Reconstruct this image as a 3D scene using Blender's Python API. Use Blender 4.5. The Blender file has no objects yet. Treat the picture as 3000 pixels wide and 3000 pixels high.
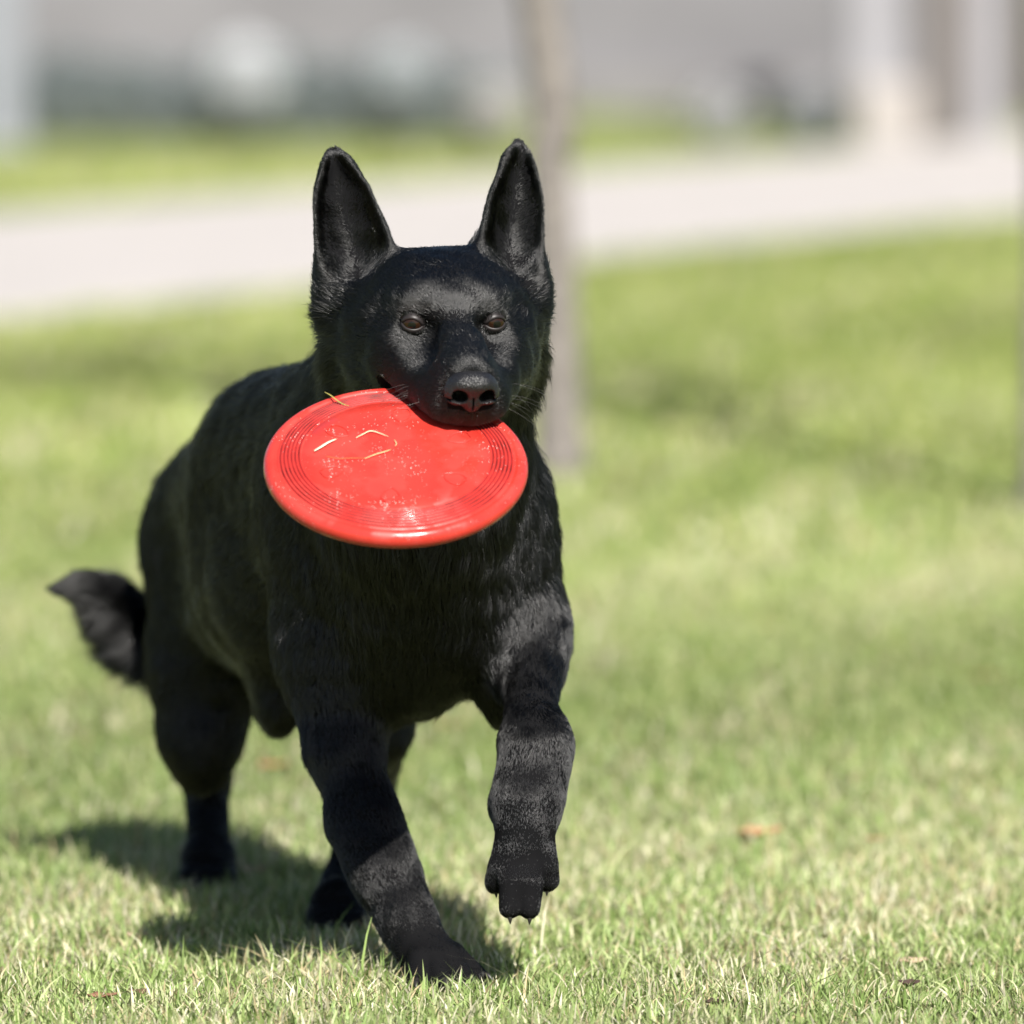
import bpy, bmesh, math
import numpy as np
from mathutils import Vector, Matrix

# ------------------------------------------------------------------ camera, sky, sun, exposure
sc = bpy.context.scene
CAM = np.array([0.0, 0.0, 1.2]); PITCH = math.radians(5.0); HALF = math.radians(3.55)
FPX = 1500.0 / math.tan(HALF)
cd = bpy.data.cameras.new('camera'); cam = bpy.data.objects.new('camera', cd)
sc.collection.objects.link(cam); sc.camera = cam
cam.location = CAM; cam.rotation_euler = (math.pi / 2 - PITCH, 0, 0)
cd.sensor_width = 36; cd.lens = 18 / math.tan(HALF); cd.clip_start = 0.1; cd.clip_end = 2000
cd.dof.use_dof = True; cd.dof.focus_distance = 8.14; cd.dof.aperture_fstop = cd.lens / 1000 / 0.086
cd.dof.aperture_blades = 0

SUN_EL, SUN_AZ = math.radians(42), math.radians(15)      # azimuth: to the right of straight behind the camera
sun_vec = Vector((math.cos(SUN_EL) * math.sin(SUN_AZ), -math.cos(SUN_EL) * math.cos(SUN_AZ), math.sin(SUN_EL)))
w = bpy.data.worlds.new('World'); sc.world = w; w.use_nodes = True
nt = w.node_tree; bg = nt.nodes['Background']
sky = nt.nodes.new('ShaderNodeTexSky'); sky.sky_type = 'NISHITA'; sky.sun_disc = False
sky.sun_elevation = SUN_EL; sky.sun_rotation = math.atan2(sun_vec.x, sun_vec.y)
nt.links.new(sky.outputs[0], bg.inputs[0]); bg.inputs[1].default_value = 0.055
sl = bpy.data.lights.new('sun', 'SUN'); sl.energy = 5.0; sl.angle = math.radians(0.53); sl.color = (1.0, 0.955, 0.89)
so = bpy.data.objects.new('sun', sl); sc.collection.objects.link(so)
so.rotation_euler = sun_vec.to_track_quat('Z', 'Y').to_euler(); so.location = (3, -2, 8)
vs = sc.view_settings; vs.view_transform = 'Standard'; vs.look = 'None'; vs.gamma = 1; vs.use_curve_mapping = False
vs.exposure = 1.08
sc.cycles.use_denoising = True
sc.cycles.max_bounces = 8; sc.cycles.transparent_max_bounces = 8
sc.cycles.sample_clamp_indirect = 6

rng = np.random.default_rng(7)
COL = sc.collection
_r = np.array([1.0, 0, 0]); _u = np.array([0, math.sin(PITCH), math.cos(PITCH)]); _f = np.array([0, math.cos(PITCH), -math.sin(PITCH)])
def P(u, v, Y):
    """world point at depth Y on the sight line of photo pixel (u, v)"""
    d = _f + _r * (u - 1500) / FPX - _u * (v - 1500) / FPX
    return CAM + d * (Y / d[1])
def G(u, v):
    """ground point seen at photo pixel (u, v)"""
    d = _f + _r * (u - 1500) / FPX - _u * (v - 1500) / FPX
    return CAM + d * (-CAM[2] / d[2])
def nrm(a):
    a = np.asarray(a, float); return a / np.linalg.norm(a)

# ------------------------------------------------------------------ helpers
def tag(o, label=None, cat=None, group=None, kind=None):
    for k, v in (('label', label), ('category', cat), ('group', group), ('kind', kind)):
        if v: o[k] = v
    return o
def empty(name, loc=(0, 0, 0)):
    o = bpy.data.objects.new(name, None); o.location = [float(c) for c in loc]; o.empty_display_size = 0.1
    COL.objects.link(o); return o
def link(name, me, mat=None, parent=None, smooth=False):
    o = bpy.data.objects.new(name, me); COL.objects.link(o)
    if mat: me.materials.append(mat)
    if parent:
        o.parent = parent; o.matrix_parent_inverse = Matrix.Translation(parent.location).inverted()
    if smooth:
        me.polygons.foreach_set('use_smooth', np.ones(len(me.polygons), bool))
    return o
def pymesh(name, v, f):
    me = bpy.data.meshes.new(name); me.from_pydata([tuple(map(float, p)) for p in v], [], [tuple(int(i) for i in q) for q in f]); me.update(); return me
def fastmesh(name, V, loops, sizes):
    me = bpy.data.meshes.new(name); V = np.asarray(V, np.float32)
    me.vertices.add(len(V)); me.vertices.foreach_set('co', V.ravel())
    loops = np.asarray(loops, np.int32); sizes = np.asarray(sizes, np.int32)
    me.loops.add(len(loops)); me.loops.foreach_set('vertex_index', loops)
    me.polygons.add(len(sizes)); st = np.concatenate([[0], np.cumsum(sizes)[:-1]]).astype(np.int32)
    me.polygons.foreach_set('loop_start', st); me.polygons.foreach_set('loop_total', sizes)
    me.update(calc_edges=True); return me
def box_bm(bm, c, s, bev=0.0):
    r = bmesh.ops.create_cube(bm, size=1.0, matrix=Matrix.Translation(c) @ Matrix.Diagonal((s[0], s[1], s[2], 1)))
    if bev > 0:
        es = list({e for v in r['verts'] for e in v.link_edges})
        bmesh.ops.bevel(bm, geom=es, offset=bev, segments=2, affect='EDGES', profile=0.5)
def box(name, c, s, mat, parent=None, bev=0.01):
    bm = bmesh.new(); box_bm(bm, c, s, bev); me = bpy.data.meshes.new(name); bm.to_mesh(me); bm.free()
    return link(name, me, mat, parent)
def tube_arrays(pts, rad, n=8, cap=True):
    pts = np.asarray(pts, float); m = len(pts); rad = np.broadcast_to(np.asarray(rad, float), (m,))
    tg = np.gradient(pts, axis=0); tg /= np.linalg.norm(tg, axis=1)[:, None] + 1e-12
    ref = np.array([0, 0, 1.0]) if abs(tg[0][2]) < 0.9 else np.array([1.0, 0, 0])
    V = []; F = []
    for i in range(m):
        a = np.cross(tg[i], ref); a /= np.linalg.norm(a); b = np.cross(tg[i], a); ref = np.cross(a, tg[i])
        for j in range(n):
            t = 2 * math.pi * j / n; V.append(pts[i] + rad[i] * (math.cos(t) * a + math.sin(t) * b))
    for i in range(m - 1):
        for j in range(n):
            F.append((i * n + j, i * n + (j + 1) % n, (i + 1) * n + (j + 1) % n, (i + 1) * n + j))
    if cap:
        F.append(tuple(range(n))[::-1]); F.append(tuple((m - 1) * n + j for j in range(n)))
    return V, F
def bez(pts, n):
    """Catmull-Rom through pts"""
    pts = np.asarray(pts, float); q = np.vstack([2 * pts[0] - pts[1], pts, 2 * pts[-1] - pts[-2]]); out = []
    segs = len(pts) - 1
    for s in np.linspace(0, segs, n):
        i = min(int(s), segs - 1); t = s - i; a, b, c, d = q[i:i + 4]
        out.append(0.5 * (2 * b + (c - a) * t + (2 * a - 5 * b + 4 * c - d) * t * t + (3 * b - a - 3 * c + d) * t ** 3))
    return np.array(out)

def mat(name, col=(0.5, 0.5, 0.5), rough=0.6, spec=0.5, noise=None, bump=None, **kw):
    """noise = (scale, dark factor, bright factor[, detail]); bump = (scale, strength, distance)"""
    m = bpy.data.materials.new(name); m.use_nodes = True; t = m.node_tree; b = t.nodes['Principled BSDF']
    b.inputs['Base Color'].default_value = (*col, 1); b.inputs['Roughness'].default_value = rough
    b.inputs['Specular IOR Level'].default_value = spec
    for k, v in kw.items(): b.inputs[k.replace('_', ' ')].default_value = v
    tc = t.nodes.new('ShaderNodeTexCoord')
    if noise:
        n = t.nodes.new('ShaderNodeTexNoise'); n.inputs['Scale'].default_value = noise[0]; n.inputs['Detail'].default_value = 6
        t.links.new(tc.outputs['Object'], n.inputs['Vector'])
        r = t.nodes.new('ShaderNodeValToRGB'); r.color_ramp.elements[0].position = 0.3; r.color_ramp.elements[1].position = 0.72
        r.color_ramp.elements[0].color = (*[c * noise[1] for c in col], 1); r.color_ramp.elements[1].color = (*[min(1, c * noise[2]) for c in col], 1)
        t.links.new(n.outputs[0], r.inputs[0]); t.links.new(r.outputs[0], b.inputs['Base Color'])
    if bump:
        n2 = t.nodes.new('ShaderNodeTexNoise'); n2.inputs['Scale'].default_value = bump[0]; n2.inputs['Detail'].default_value = 5
        t.links.new(tc.outputs['Object'], n2.inputs['Vector'])
        bp = t.nodes.new('ShaderNodeBump'); bp.inputs['Strength'].default_value = bump[1]; bp.inputs['Distance'].default_value = bump[2]
        t.links.new(n2.outputs[0], bp.inputs['Height']); t.links.new(bp.outputs[0], b.inputs['Normal'])
    return m

# ------------------------------------------------------------------ materials
def lawn_material():
    m = bpy.data.materials.new('lawn'); m.use_nodes = True; t = m.node_tree; b = t.nodes['Principled BSDF']
    tc = t.nodes.new('ShaderNodeTexCoord')
    def noise(scale, detail, sx=1):
        mp = t.nodes.new('ShaderNodeMapping'); mp.inputs['Scale'].default_value = (sx, 1, 1)
        n = t.nodes.new('ShaderNodeTexNoise'); n.inputs['Scale'].default_value = scale; n.inputs['Detail'].default_value = detail
        t.links.new(tc.outputs['Object'], mp.inputs[0]); t.links.new(mp.outputs[0], n.inputs['Vector']); return n
    n1 = noise(0.9, 3, 0.55); n2 = noise(60, 6)
    r1 = t.nodes.new('ShaderNodeValToRGB')
    r1.color_ramp.elements[0].position = 0.32; r1.color_ramp.elements[0].color = (0.165, 0.205, 0.07, 1)
    r1.color_ramp.elements[1].position = 0.7; r1.color_ramp.elements[1].color = (0.235, 0.255, 0.105, 1)
    r2 = t.nodes.new('ShaderNodeValToRGB')
    r2.color_ramp.elements[0].position = 0.3; r2.color_ramp.elements[0].color = (0.55, 0.6, 0.45, 1)
    r2.color_ramp.elements[1].position = 0.7; r2.color_ramp.elements[1].color = (1.25, 1.2, 1.2, 1)
    mx = t.nodes.new('ShaderNodeMix'); mx.data_type = 'RGBA'; mx.blend_type = 'MULTIPLY'; mx.inputs[0].default_value = 1
    t.links.new(n1.outputs[0], r1.inputs[0]); t.links.new(n2.outputs[0], r2.inputs[0])
    t.links.new(r1.outputs[0], mx.inputs[6]); t.links.new(r2.outputs[0], mx.inputs[7]); t.links.new(mx.outputs[2], b.inputs['Base Color'])
    b.inputs['Roughness'].default_value = 0.9; b.inputs['Specular IOR Level'].default_value = 0.15
    bp = t.nodes.new('ShaderNodeBump'); bp.inputs['Distance'].default_value = 0.02; bp.inputs['Strength'].default_value = 0.6
    t.links.new(n2.outputs[0], bp.inputs['Height']); t.links.new(bp.outputs[0], b.inputs['Normal'])
    return m
def blade_material(name, trans=0.35):
    m = bpy.data.materials.new(name); m.use_nodes = True; t = m.node_tree; b = t.nodes['Principled BSDF']
    at = t.nodes.new('ShaderNodeAttribute'); at.attribute_name = 'tint'
    t.links.new(at.outputs['Color'], b.inputs['Base Color'])
    b.inputs['Roughness'].default_value = 0.5; b.inputs['Specular IOR Level'].default_value = 0.35
    tr = t.nodes.new('ShaderNodeBsdfTranslucent'); t.links.new(at.outputs['Color'], tr.inputs[0])
    mx = t.nodes.new('ShaderNodeMixShader'); mx.inputs[0].default_value = trans
    t.links.new(b.outputs[0], mx.inputs[1]); t.links.new(tr.outputs[0], mx.inputs[2])
    t.links.new(mx.outputs[0], t.nodes['Material Output'].inputs[0])
    return m
M = {}
M['lawn'] = lawn_material(); M['blade'] = blade_material('grass_blade', 0.22); M['tree_leaf'] = blade_material('tree_leaf', 0.3)
M['path'] = mat('pale_concrete', (0.375, 0.350, 0.332), 0.85, 0.2, noise=(3.0, 0.93, 1.05), bump=(80, 0.3, 0.004))
M['bark'] = mat('grey_bark', (0.175, 0.158, 0.145), 0.9, 0.2, noise=(30, 0.6, 1.3), bump=(70, 0.7, 0.006))
M['bark_dark'] = mat('dark_bark', (0.07, 0.06, 0.045), 0.9, 0.2, noise=(20, 0.6, 1.3), bump=(40, 0.7, 0.01))
M['wall'] = mat('taupe_render', (0.150, 0.147, 0.155), 0.9, 0.2, noise=(1.6, 0.82, 1.22), bump=(60, 0.3, 0.004))
M['plinth'] = mat('grey_stone', (0.16, 0.155, 0.155), 0.9, 0.2, noise=(6, 0.8, 1.2))
M['white_paint'] = mat('white_paint', (0.225, 0.222, 0.235), 0.5, 0.4, noise=(5, 0.94, 1.04))
M['cream'] = mat('cream_stone', (0.29, 0.268, 0.25), 0.7, 0.3, noise=(8, 0.93, 1.04))
M['pale_metal'] = mat('pale_blue_grey_paint', (0.19, 0.2, 0.22), 0.45, 0.5, noise=(5, 0.95, 1.04))
M['red_brown'] = mat('red_brown_brick', (0.085, 0.038, 0.034), 0.85, 0.2, noise=(20, 0.75, 1.25))
M['mortar'] = mat('mortar', (0.12, 0.11, 0.105), 0.9, 0.2, noise=(30, 0.85, 1.15))
M['window'] = mat('window_glass', (0.05, 0.06, 0.07), 0.08, 0.8)
M['fur_skin'] = mat('black_hide', (0.006, 0.006, 0.0065), 0.85, 0.03)

# ------------------------------------------------------------------ ground
def ground():
    xs = np.concatenate([[-400, -60, -12], np.linspace(-4, 4, 33), [12, 60, 400]]); ys = np.concatenate([[-300, -40, 0], np.linspace(5, 32, 55), [60, 200, 900]])
    V = [(x, y, 0.0) for y in ys for x in xs]; n = len(xs)
    F = [(j * n + i, j * n + i + 1, (j + 1) * n + i + 1, (j + 1) * n + i) for j in range(len(ys) - 1) for i in range(n - 1)]
    o = link('lawn_ground', pymesh('lawn_ground', V, F), M['lawn']); tag(o, 'sunlit mown lawn stretching to the building', kind='structure')
ground()

# path: straight oblique strip, real slab with thickness
pn0, pn1 = G(0, 945), G(3000, 632); pf0, pf1 = G(0, 645), G(3000, 415)
def along(a, b, s): return a + (b - a) * s
def path():
    prof = []
    S = np.linspace(-1.6, 3.2, 25)
    V = []; F = []
    for s in S:
        a = along(pn0, pn1, s); b = along(pf0, pf1, s); d = (b - a) * np.array([1, 1, 0]); d = d / np.linalg.norm(d)
        V += [a + [0, 0, -0.05], a + [0, 0, 0.012], a + d * 0.015 + [0, 0, 0.02], b - d * 0.015 + [0, 0, 0.02], b + [0, 0, 0.012], b + [0, 0, -0.05]]
    for i in range(len(S) - 1):
        for j in range(5):
            F.append((i * 6 + j, (i + 1) * 6 + j, (i + 1) * 6 + j + 1, i * 6 + j + 1)[::-1])
    o = link('path', pymesh('path', V, F), M['path']); tag(o, 'pale concrete footpath crossing the lawn', kind='structure')
path()

# ------------------------------------------------------------------ building and posts behind the lawn
WY = G(1500, 425)[1]
def building():
    e = empty('building', (0, WY + 2.8, 0)); tag(e, 'low taupe grey building across the back, far behind the dog', 'building')
    box('wall', (0, WY + 3.05, 1.7), (16, 0.3, 3.4), M['wall'], e, 0.01)
    box('plinth', (0, WY + 2.86, 0.05), (16.06, 0.12, 0.16), M['plinth'], e, 0.01)
    for x in (-5.6, -2.8, 2.8, 5.6):
        f = box('window', (x, WY + 2.89, 1.75), (1.3, 0.08, 1.3), M['white_paint'], e, 0.01)
        box('pane', (x, WY + 2.846, 1.75), (1.14, 0.02, 1.14), M['window'], f, 0.004)
        box('sill', (x, WY + 2.85, 1.07), (1.4, 0.14, 0.05), M['plinth'], f, 0.006)
    rf = box('roof', (0, WY + 3.2, 3.46), (16.6, 1.4, 0.12), M['plinth'], e, 0.02)
building()

def leaf_cloud(name, pts, size, cols, mat_, parent=None, flat=0.3):
    """many small pointed leaves, two triangles each, at pts with random turns"""
    n = len(pts); pts = np.asarray(pts)
    a = rng.normal(size=(n, 3)); a /= np.linalg.norm(a, axis=1)[:, None]
    b = rng.normal(size=(n, 3)); b -= (b * a).sum(1)[:, None] * a; b /= np.linalg.norm(b, axis=1)[:, None]
    s = size * rng.uniform(0.6, 1.3, n)[:, None]; c = np.cross(a, b) * s * 0.12
    V = np.stack([pts - a * s * 0.5, pts + b * s * 0.28 + c, pts + a * s * 0.5, pts - b * s * 0.28 + c], 1).reshape(-1, 3)
    i = np.arange(n) * 4
    loops = np.stack([i, i + 1, i + 2, i, i + 2, i + 3], 1).ravel(); me = fastmesh(name, V, loops, np.full(2 * n, 3))
    cols = np.asarray(cols); k = rng.integers(0, len(cols), n); c4 = np.ones((n, 4, 4), np.float32)
    c4[..., :3] = (cols[k] * rng.uniform(0.8, 1.2, (n, 1)))[:, None, :]
    at = me.attributes.new('tint', 'FLOAT_COLOR', 'POINT'); at.data.foreach_set('color', c4.ravel())
    return link(name, me, mat_, parent)
def blob_points(c, r, n, shell=0.55):
    d = rng.normal(size=(n, 3)); d /= np.linalg.norm(d, axis=1)[:, None]
    q = shell + (1 - shell) * rng.uniform(0, 1, n) ** 0.5
    lump = 1 + 0.16 * np.sin(d[:, 0] * 5 + c[0] * 9) * np.cos(d[:, 1] * 4 + d[:, 2] * 3 + c[0])
    return np.asarray(c) + d * (q * lump)[:, None] * np.asarray(r)

# low blue-green hedge with white round flowering shrubs in front of it
def hedge(u0, u1, v_top, Y, label, cols):
    a, b = P(u0, 430, Y), P(u1, 430, Y); top = P(u0, v_top, Y)[2]
    e = empty('hedge', ((a[0] + b[0]) / 2, Y, 0)); tag(e, label, 'hedge', 'low hedges along the building')
    n = int((b[0] - a[0]) * top * 26000)
    pts = np.stack([rng.uniform(a[0], b[0], n), Y + rng.uniform(-0.16, 0.16, n), top * rng.uniform(0.02, 1, n) ** 0.8], 1)
    pts[:, 2] *= 1 + 0.12 * np.sin(pts[:, 0] * 7) * np.cos(pts[:, 0] * 17 + 1)
    leaf_cloud('foliage', pts, 0.03, cols, M['tree_leaf'], e)
    k = 0
    for x in np.arange(a[0] + 0.1, b[0], 0.3):
        V, F = tube_arrays([(x, Y, -0.01), (x + 0.02, Y, top * 0.5), (x - 0.03, Y, top * 0.85)], [0.012, 0.009, 0.004], 6)
        link('stem', pymesh('stem', V, F), M['bark_dark'], e)
teal = [(0.2, 0.24, 0.24), (0.23, 0.26, 0.27), (0.18, 0.215, 0.21), (0.25, 0.28, 0.29)]
hedge(-700, 640, 175, WY + 0.45, 'blue green hedge left of the largest white shrub', teal)
hedge(650, 1090, 165, WY + 0.45, 'blue green hedge between the two white shrubs on the left', teal)
hedge(1100, 1500, 200, WY + 0.45, 'blue green hedge just left of the thin tree trunk', teal)


def shrub(u, v, rpx, Y, label, cols):
    c = P(u, v, Y); r = rpx * Y / FPX
    e = empty('flowering_shrub', (c[0], c[1], 0)); tag(e, label, 'shrub', 'round white flowering shrubs')
    for k in range(5):
        an = k * 1.257; q = (c[0] + math.cos(an) * r * 0.5, c[1] + math.sin(an) * r * 0.5, c[2])
        V, F = tube_arrays([(c[0] + math.cos(an) * 0.02, c[1] + math.sin(an) * 0.02, -0.01), ((c[0] + q[0]) / 2, (c[1] + q[1]) / 2, c[2] * 0.5), q], [0.007, 0.006, 0.003], 6)
        link('stem', pymesh('stem', V, F), M['bark_dark'], e)
    leaf_cloud('leaves', blob_points((c[0], c[1], c[2] * 0.6), (r * 0.8, r * 0.8, c[2] * 0.5), 500, 0.2), 0.03, teal, M['tree_leaf'], e)
    leaf_cloud('blossom', blob_points(c, (r, r, r), 2600, 0.7), 0.02, cols, M['tree_leaf'], e)
wht = [(0.64, 0.66, 0.68), (0.56, 0.58, 0.6), (0.68, 0.68, 0.7)]
shrub(725, 225, 108, WY + 0.1, 'largest round white flowering shrub, the leftmost by the hedge', wht)
shrub(1178, 215, 82, WY + 0.1, 'round white flowering shrub above the gap between the dog\'s ears', [(0.5, 0.53, 0.55), (0.45, 0.48, 0.5)])
shrub(1440, 330, 80, WY - 0.1, 'low white flowering shrub just left of the thin tree trunk', [(0.56, 0.54, 0.52), (0.5, 0.48, 0.47)])
shrub(2115, 340, 82, WY - 0.1, 'white flowering shrub standing alone left of the white columns', [(0.54, 0.54, 0.55), (0.48, 0.48, 0.49)])

shrub(2385, 335, 80, WY - 0.15, 'pale grey shrub tucked against the wide based white column', [(0.4, 0.42, 0.44), (0.36, 0.37, 0.4)])

def column(u0, u1, Y, label, mt, name='column', base=None, h=2.5, mcap=None, baseh=0.23):
    a, b = P(u0, 430, Y), P(u1, 430, Y); wd = b[0] - a[0]; cx = (a[0] + b[0]) / 2
    e = empty(name, (cx, Y, 0)); tag(e, label, 'column', 'columns and posts by the path')
    box('shaft', (cx, Y, h / 2), (wd, wd, h), mt, e, 0.012)
    box('cap', (cx, Y, h + 0.03), (wd * 1.3, wd * 1.3, 0.06), mcap or mt, e, 0.01)
    if base:
        c0, c1 = P(base[0], 430, Y)[0], P(base[1], 430, Y)[0]
        box('base', ((c0 + c1) / 2, Y - 0.01, baseh / 2), (c1 - c0, max(c1 - c0, wd) + 0.02, baseh), M['cream'], e, 0.015)
    else:
        box('base', (cx, Y, 0.02), (wd * 1.25, wd * 1.25, 0.04), mcap or mt, e, 0.008)
CY = P(0, 430, 1)[1] and G(0, 440)[1]
column(-60, 75, WY - 0.4, 'pale blue grey post at the far left edge', M['pale_metal'])
column(2490, 2630, CY, 'white column with a wide cream base, left of the red brown pillar', M['white_paint'], base=(2505, 2690))
column(2840, 2945, CY + 0.6, 'plain pale column between the red brown pillar and the dark trunk', M['white_paint'])
# red-brown pillar, built of courses of bricks
def pillar(u0, u1, Y):
    a, b = P(u0, 430, Y), P(u1, 430, Y); wd = b[0] - a[0]; cx = (a[0] + b[0]) / 2
    e = empty('brick_pillar', (cx, Y, 0)); tag(e, 'red brown brick pillar between the two pale columns', 'pillar', 'columns and posts by the path')
    box('core', (cx, Y, 1.2), (wd - 0.012, wd - 0.012, 2.4), M['mortar'], e, 0.0)
    box('cap', (cx, Y, 2.43), (wd * 1.25, wd * 1.25, 0.06), M['plinth'], e, 0.01)
    bm = bmesh.new(); box_bm(bm, (0, 0, 0), (wd / 2 - 0.008, 0.05, 0.065), 0.004); me = bpy.data.meshes.new('brick'); bm.to_mesh(me); bm.free(); me.materials.append(M['red_brown'])
    for k in range(31):
        for s in range(4):
            for q in (-1, 1):
                o = bpy.data.objects.new('brick', me); COL.objects.link(o); o.parent = e
                off = q * (wd / 4) + (0.006 if k % 2 else -0.006)
                o.matrix_parent_inverse = Matrix.Translation(e.location).inverted()
                R = Matrix.Rotation(s * math.pi / 2, 4, 'Z')
                o.matrix_world = Matrix.Translation((cx, Y, 0.04 + k * 0.077)) @ R @ Matrix.Translation((off * 0.97, -(wd / 2 - 0.024), 0))
pillar(2695, 2842, CY + 0.5)

# ------------------------------------------------------------------ trees
def tree(name, label, line, radii, mt, crown_c, crown_r, nleaf, leafcol, lean_top, leafsize=0.06):
    base = line[0]
    e = empty(name, (base[0], base[1], 0)); tag(e, label, 'tree')
    pts = bez(list(line) + [lean_top], 30); rr = np.interp(np.linspace(0, 1, 30), np.linspace(0, 1, len(radii)), radii)
    rr[:3] *= [1.35, 1.18, 1.06]; pts[0][2] = -0.03
    V, F = tube_arrays(pts, rr, 14); link('trunk', pymesh('trunk', V, F), mt, e, True)
    cc = np.asarray(crown_c)
    for k in range(9):
        an = k * 2.4; s = pts[int(24 + k * 0.6)]
        q = cc + np.array([math.cos(an), math.sin(an), 0.6 * math.sin(k * 1.7)]) * np.asarray(crown_r) * 0.75
        V, F = tube_arrays(bez([s, (s + q) / 2 + [0, 0, 0.12], q], 8), np.linspace(0.016, 0.004, 8), 6); link('branch', pymesh('branch', V, F), mt, e, True)
    cl = []
    m = 26
    for k in range(m):
        d = rng.normal(size=3); d /= np.linalg.norm(d); q = cc + d * np.asarray(crown_r) * rng.uniform(0.35, 0.95)
        cl.append(blob_points(q, np.asarray(crown_r) * rng.uniform(0.18, 0.34), nleaf // m, 0.2))
    leaf_cloud('crown', np.vstack(cl), leafsize, leafcol, M['tree_leaf'], e)
lc = [(0.06, 0.12, 0.025), (0.08, 0.14, 0.03), (0.045, 0.1, 0.02)]
def trunk_line(pix, Y): return [P(u, v, Y) for u, v in pix]
Yc = G(1660, 1400)[1]; Yr = G(2985, 1500)[1]
tl = trunk_line([(1640, 1400), (1630, 950), (1607, 480), (1580, 0)], Yc)
tl[0] = G(1640, 1400)
tree('young_tree', 'slim grey young tree whose trunk rises right behind the dog\'s ear', tl, [0.043, 0.041, 0.040, 0.038, 0.024], M['bark'],
     tl[-1] + np.array([-0.35, 0.1, 1.9]), (0.75, 0.7, 0.9), 800, lc, tl[-1] + np.array([-0.3, 0.05, 1.9]))
tr = trunk_line([(3046, 1500), (3046, 1000), (3052, 500)], Yr); tr[0] = G(3046, 1500)
tree('young_tree', 'slim grey young tree at the right edge with its shadow on the lawn', tr, [0.026, 0.024, 0.022, 0.017], M['bark'],
     tr[-1] + np.array([-0.1, 0.0, 1.9]), (0.8, 0.7, 0.8), 1100, lc, tr[-1] + np.array([-0.05, 0.0, 1.8]))
td = trunk_line([(3025, 425), (3020, 200), (3015, 0)], CY + 2.7); td[0] = np.array([td[0][0], td[0][1], 0])
tree('dark_tree', 'dark mossy tree trunk in the far upper right corner', td, [0.09, 0.085, 0.08, 0.05], M['bark_dark'],
     td[-1] + np.array([1.0, 0.2, 3.2]), (0.8, 0.8, 0.7), 1500, lc, td[-1] + np.array([0, 0.1, 3.0]), 0.09)

# ------------------------------------------------------------------ the dog: signed-distance modelling
YAW, PIT = math.radians(10), math.radians(14)
HF = np.array([math.sin(YAW) * math.cos(PIT), -math.cos(YAW) * math.cos(PIT), -math.sin(PIT)])
HR = np.array([math.cos(YAW), math.sin(YAW), 0.0]); HU = np.cross(HF, HR); H0 = P(1333, 950, 8.06)
HM = np.stack([HR, HF, HU], 1)
def hl(r, f, u): return H0 + HM @ (np.array([r, f, u]) / 1000.0)
def hdir(r, f, u): return nrm(HM @ np.array([r, f, u], float))

# disc frame
DN = nrm((0.02, -0.505, 0.863)); DR = 0.128; DC = P(1160, 1332, 7.947)
DX = nrm(np.cross((0, 1, 0), DN)); DX = DX if DX[0] > 0 else -DX; DY = np.cross(DN, DX)

prims = []
def add(**k): prims.append(k)
def cap(a, b, ra, rb, k=0.03, flow=None, ln=0.012, s=(1, 1, 1), dens=1.0):
    a = np.asarray(a, float); b = np.asarray(b, float)
    add(t='cap', a=a, b=b, ra=ra, rb=rb, k=k, flow=nrm(flow if flow is not None else b - a), ln=ln, s=np.asarray(s, float), dens=dens)
def ell(c, r, k=0.03, flow=(0, 0, -1), ln=0.012, ax=None, dens=1.0):
    add(t='ell', c=np.asarray(c, float), r=np.asarray(r, float), ax=np.eye(3) if ax is None else ax, k=k, flow=nrm(flow), ln=ln, dens=dens)
def ear(base, tip, wdir, w0):
    base = np.asarray(base); tip = np.asarray(tip); ax = nrm(tip - base); wd = nrm(wdir - ax * np.dot(wdir, ax)); dd = np.cross(wd, ax)
    if dd[1] > 0: dd = -dd
    add(t='ear', b=base, L=np.linalg.norm(tip - base), ax=ax, w=wd, d=dd, w0=w0, k=0.014, flow=ax, ln=0.0075, dens=2.2)

def dist(p, X):
    if p['t'] == 'cap':
        s = p['s']; a = p['a'] / s; b = p['b'] / s; Q = X / s.astype(np.float32)
        ab = (b - a); t = np.clip(((Q - a.astype(np.float32)) @ ab.astype(np.float32)) / np.float32(ab @ ab), 0, 1)
        c = a.astype(np.float32) + t[:, None] * ab.astype(np.float32)
        return np.sqrt(((Q - c) ** 2).sum(1)) - (p['ra'] + (p['rb'] - p['ra']) * t)
    if p['t'] == 'ell':
        L = ((X - p['c'].astype(np.float32)) @ p['ax'].astype(np.float32)); r = p['r'].astype(np.float32)
        k0 = np.sqrt(((L / r) ** 2).sum(1)); k1 = np.sqrt(((L / r ** 2) ** 2).sum(1))
        return k0 * (k0 - 1) / np.maximum(k1, 1e-6)
    if p['t'] == 'ear':
        q = X - p['b'].astype(np.float32); t = (q @ p['ax'].astype(np.float32)) / p['L']; wv = q @ p['w'].astype(np.float32); dv = q @ p['d'].astype(np.float32)
        tc = np.clip(t, -0.25, 0.985); tp = np.clip(tc, 0, 1); a = 0.5 * p['w0'] * (0.80 * np.sqrt(np.maximum(1 - tp ** 2, 0.0)) + 0.20 * (1 - tp ** 1.3)); a = np.maximum(a, 0.006); b = 0.5 * a + 0.003
        d1 = (np.sqrt((wv / a) ** 2 + (dv / b) ** 2) - 1) * b
        d1 = np.maximum(d1, (t - 1.0) * p['L']); d1 = np.maximum(d1, (-0.25 - t) * p['L'])
        sc_ = np.sqrt(np.maximum(1 - ((t - 0.36) / 0.54) ** 2, 0.0)); a2 = np.maximum((a - 0.009) * np.minimum(sc_ * 1.15, 1), 0.001); b2 = np.maximum(0.66 * a * sc_, 0.001)
        d2 = (np.sqrt((wv / a2) ** 2 + ((dv - 0.48 * a) / b2) ** 2) - 1) * np.minimum(a2, b2)
        return -smin(-d1, d2, np.float32(0.006))
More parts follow.
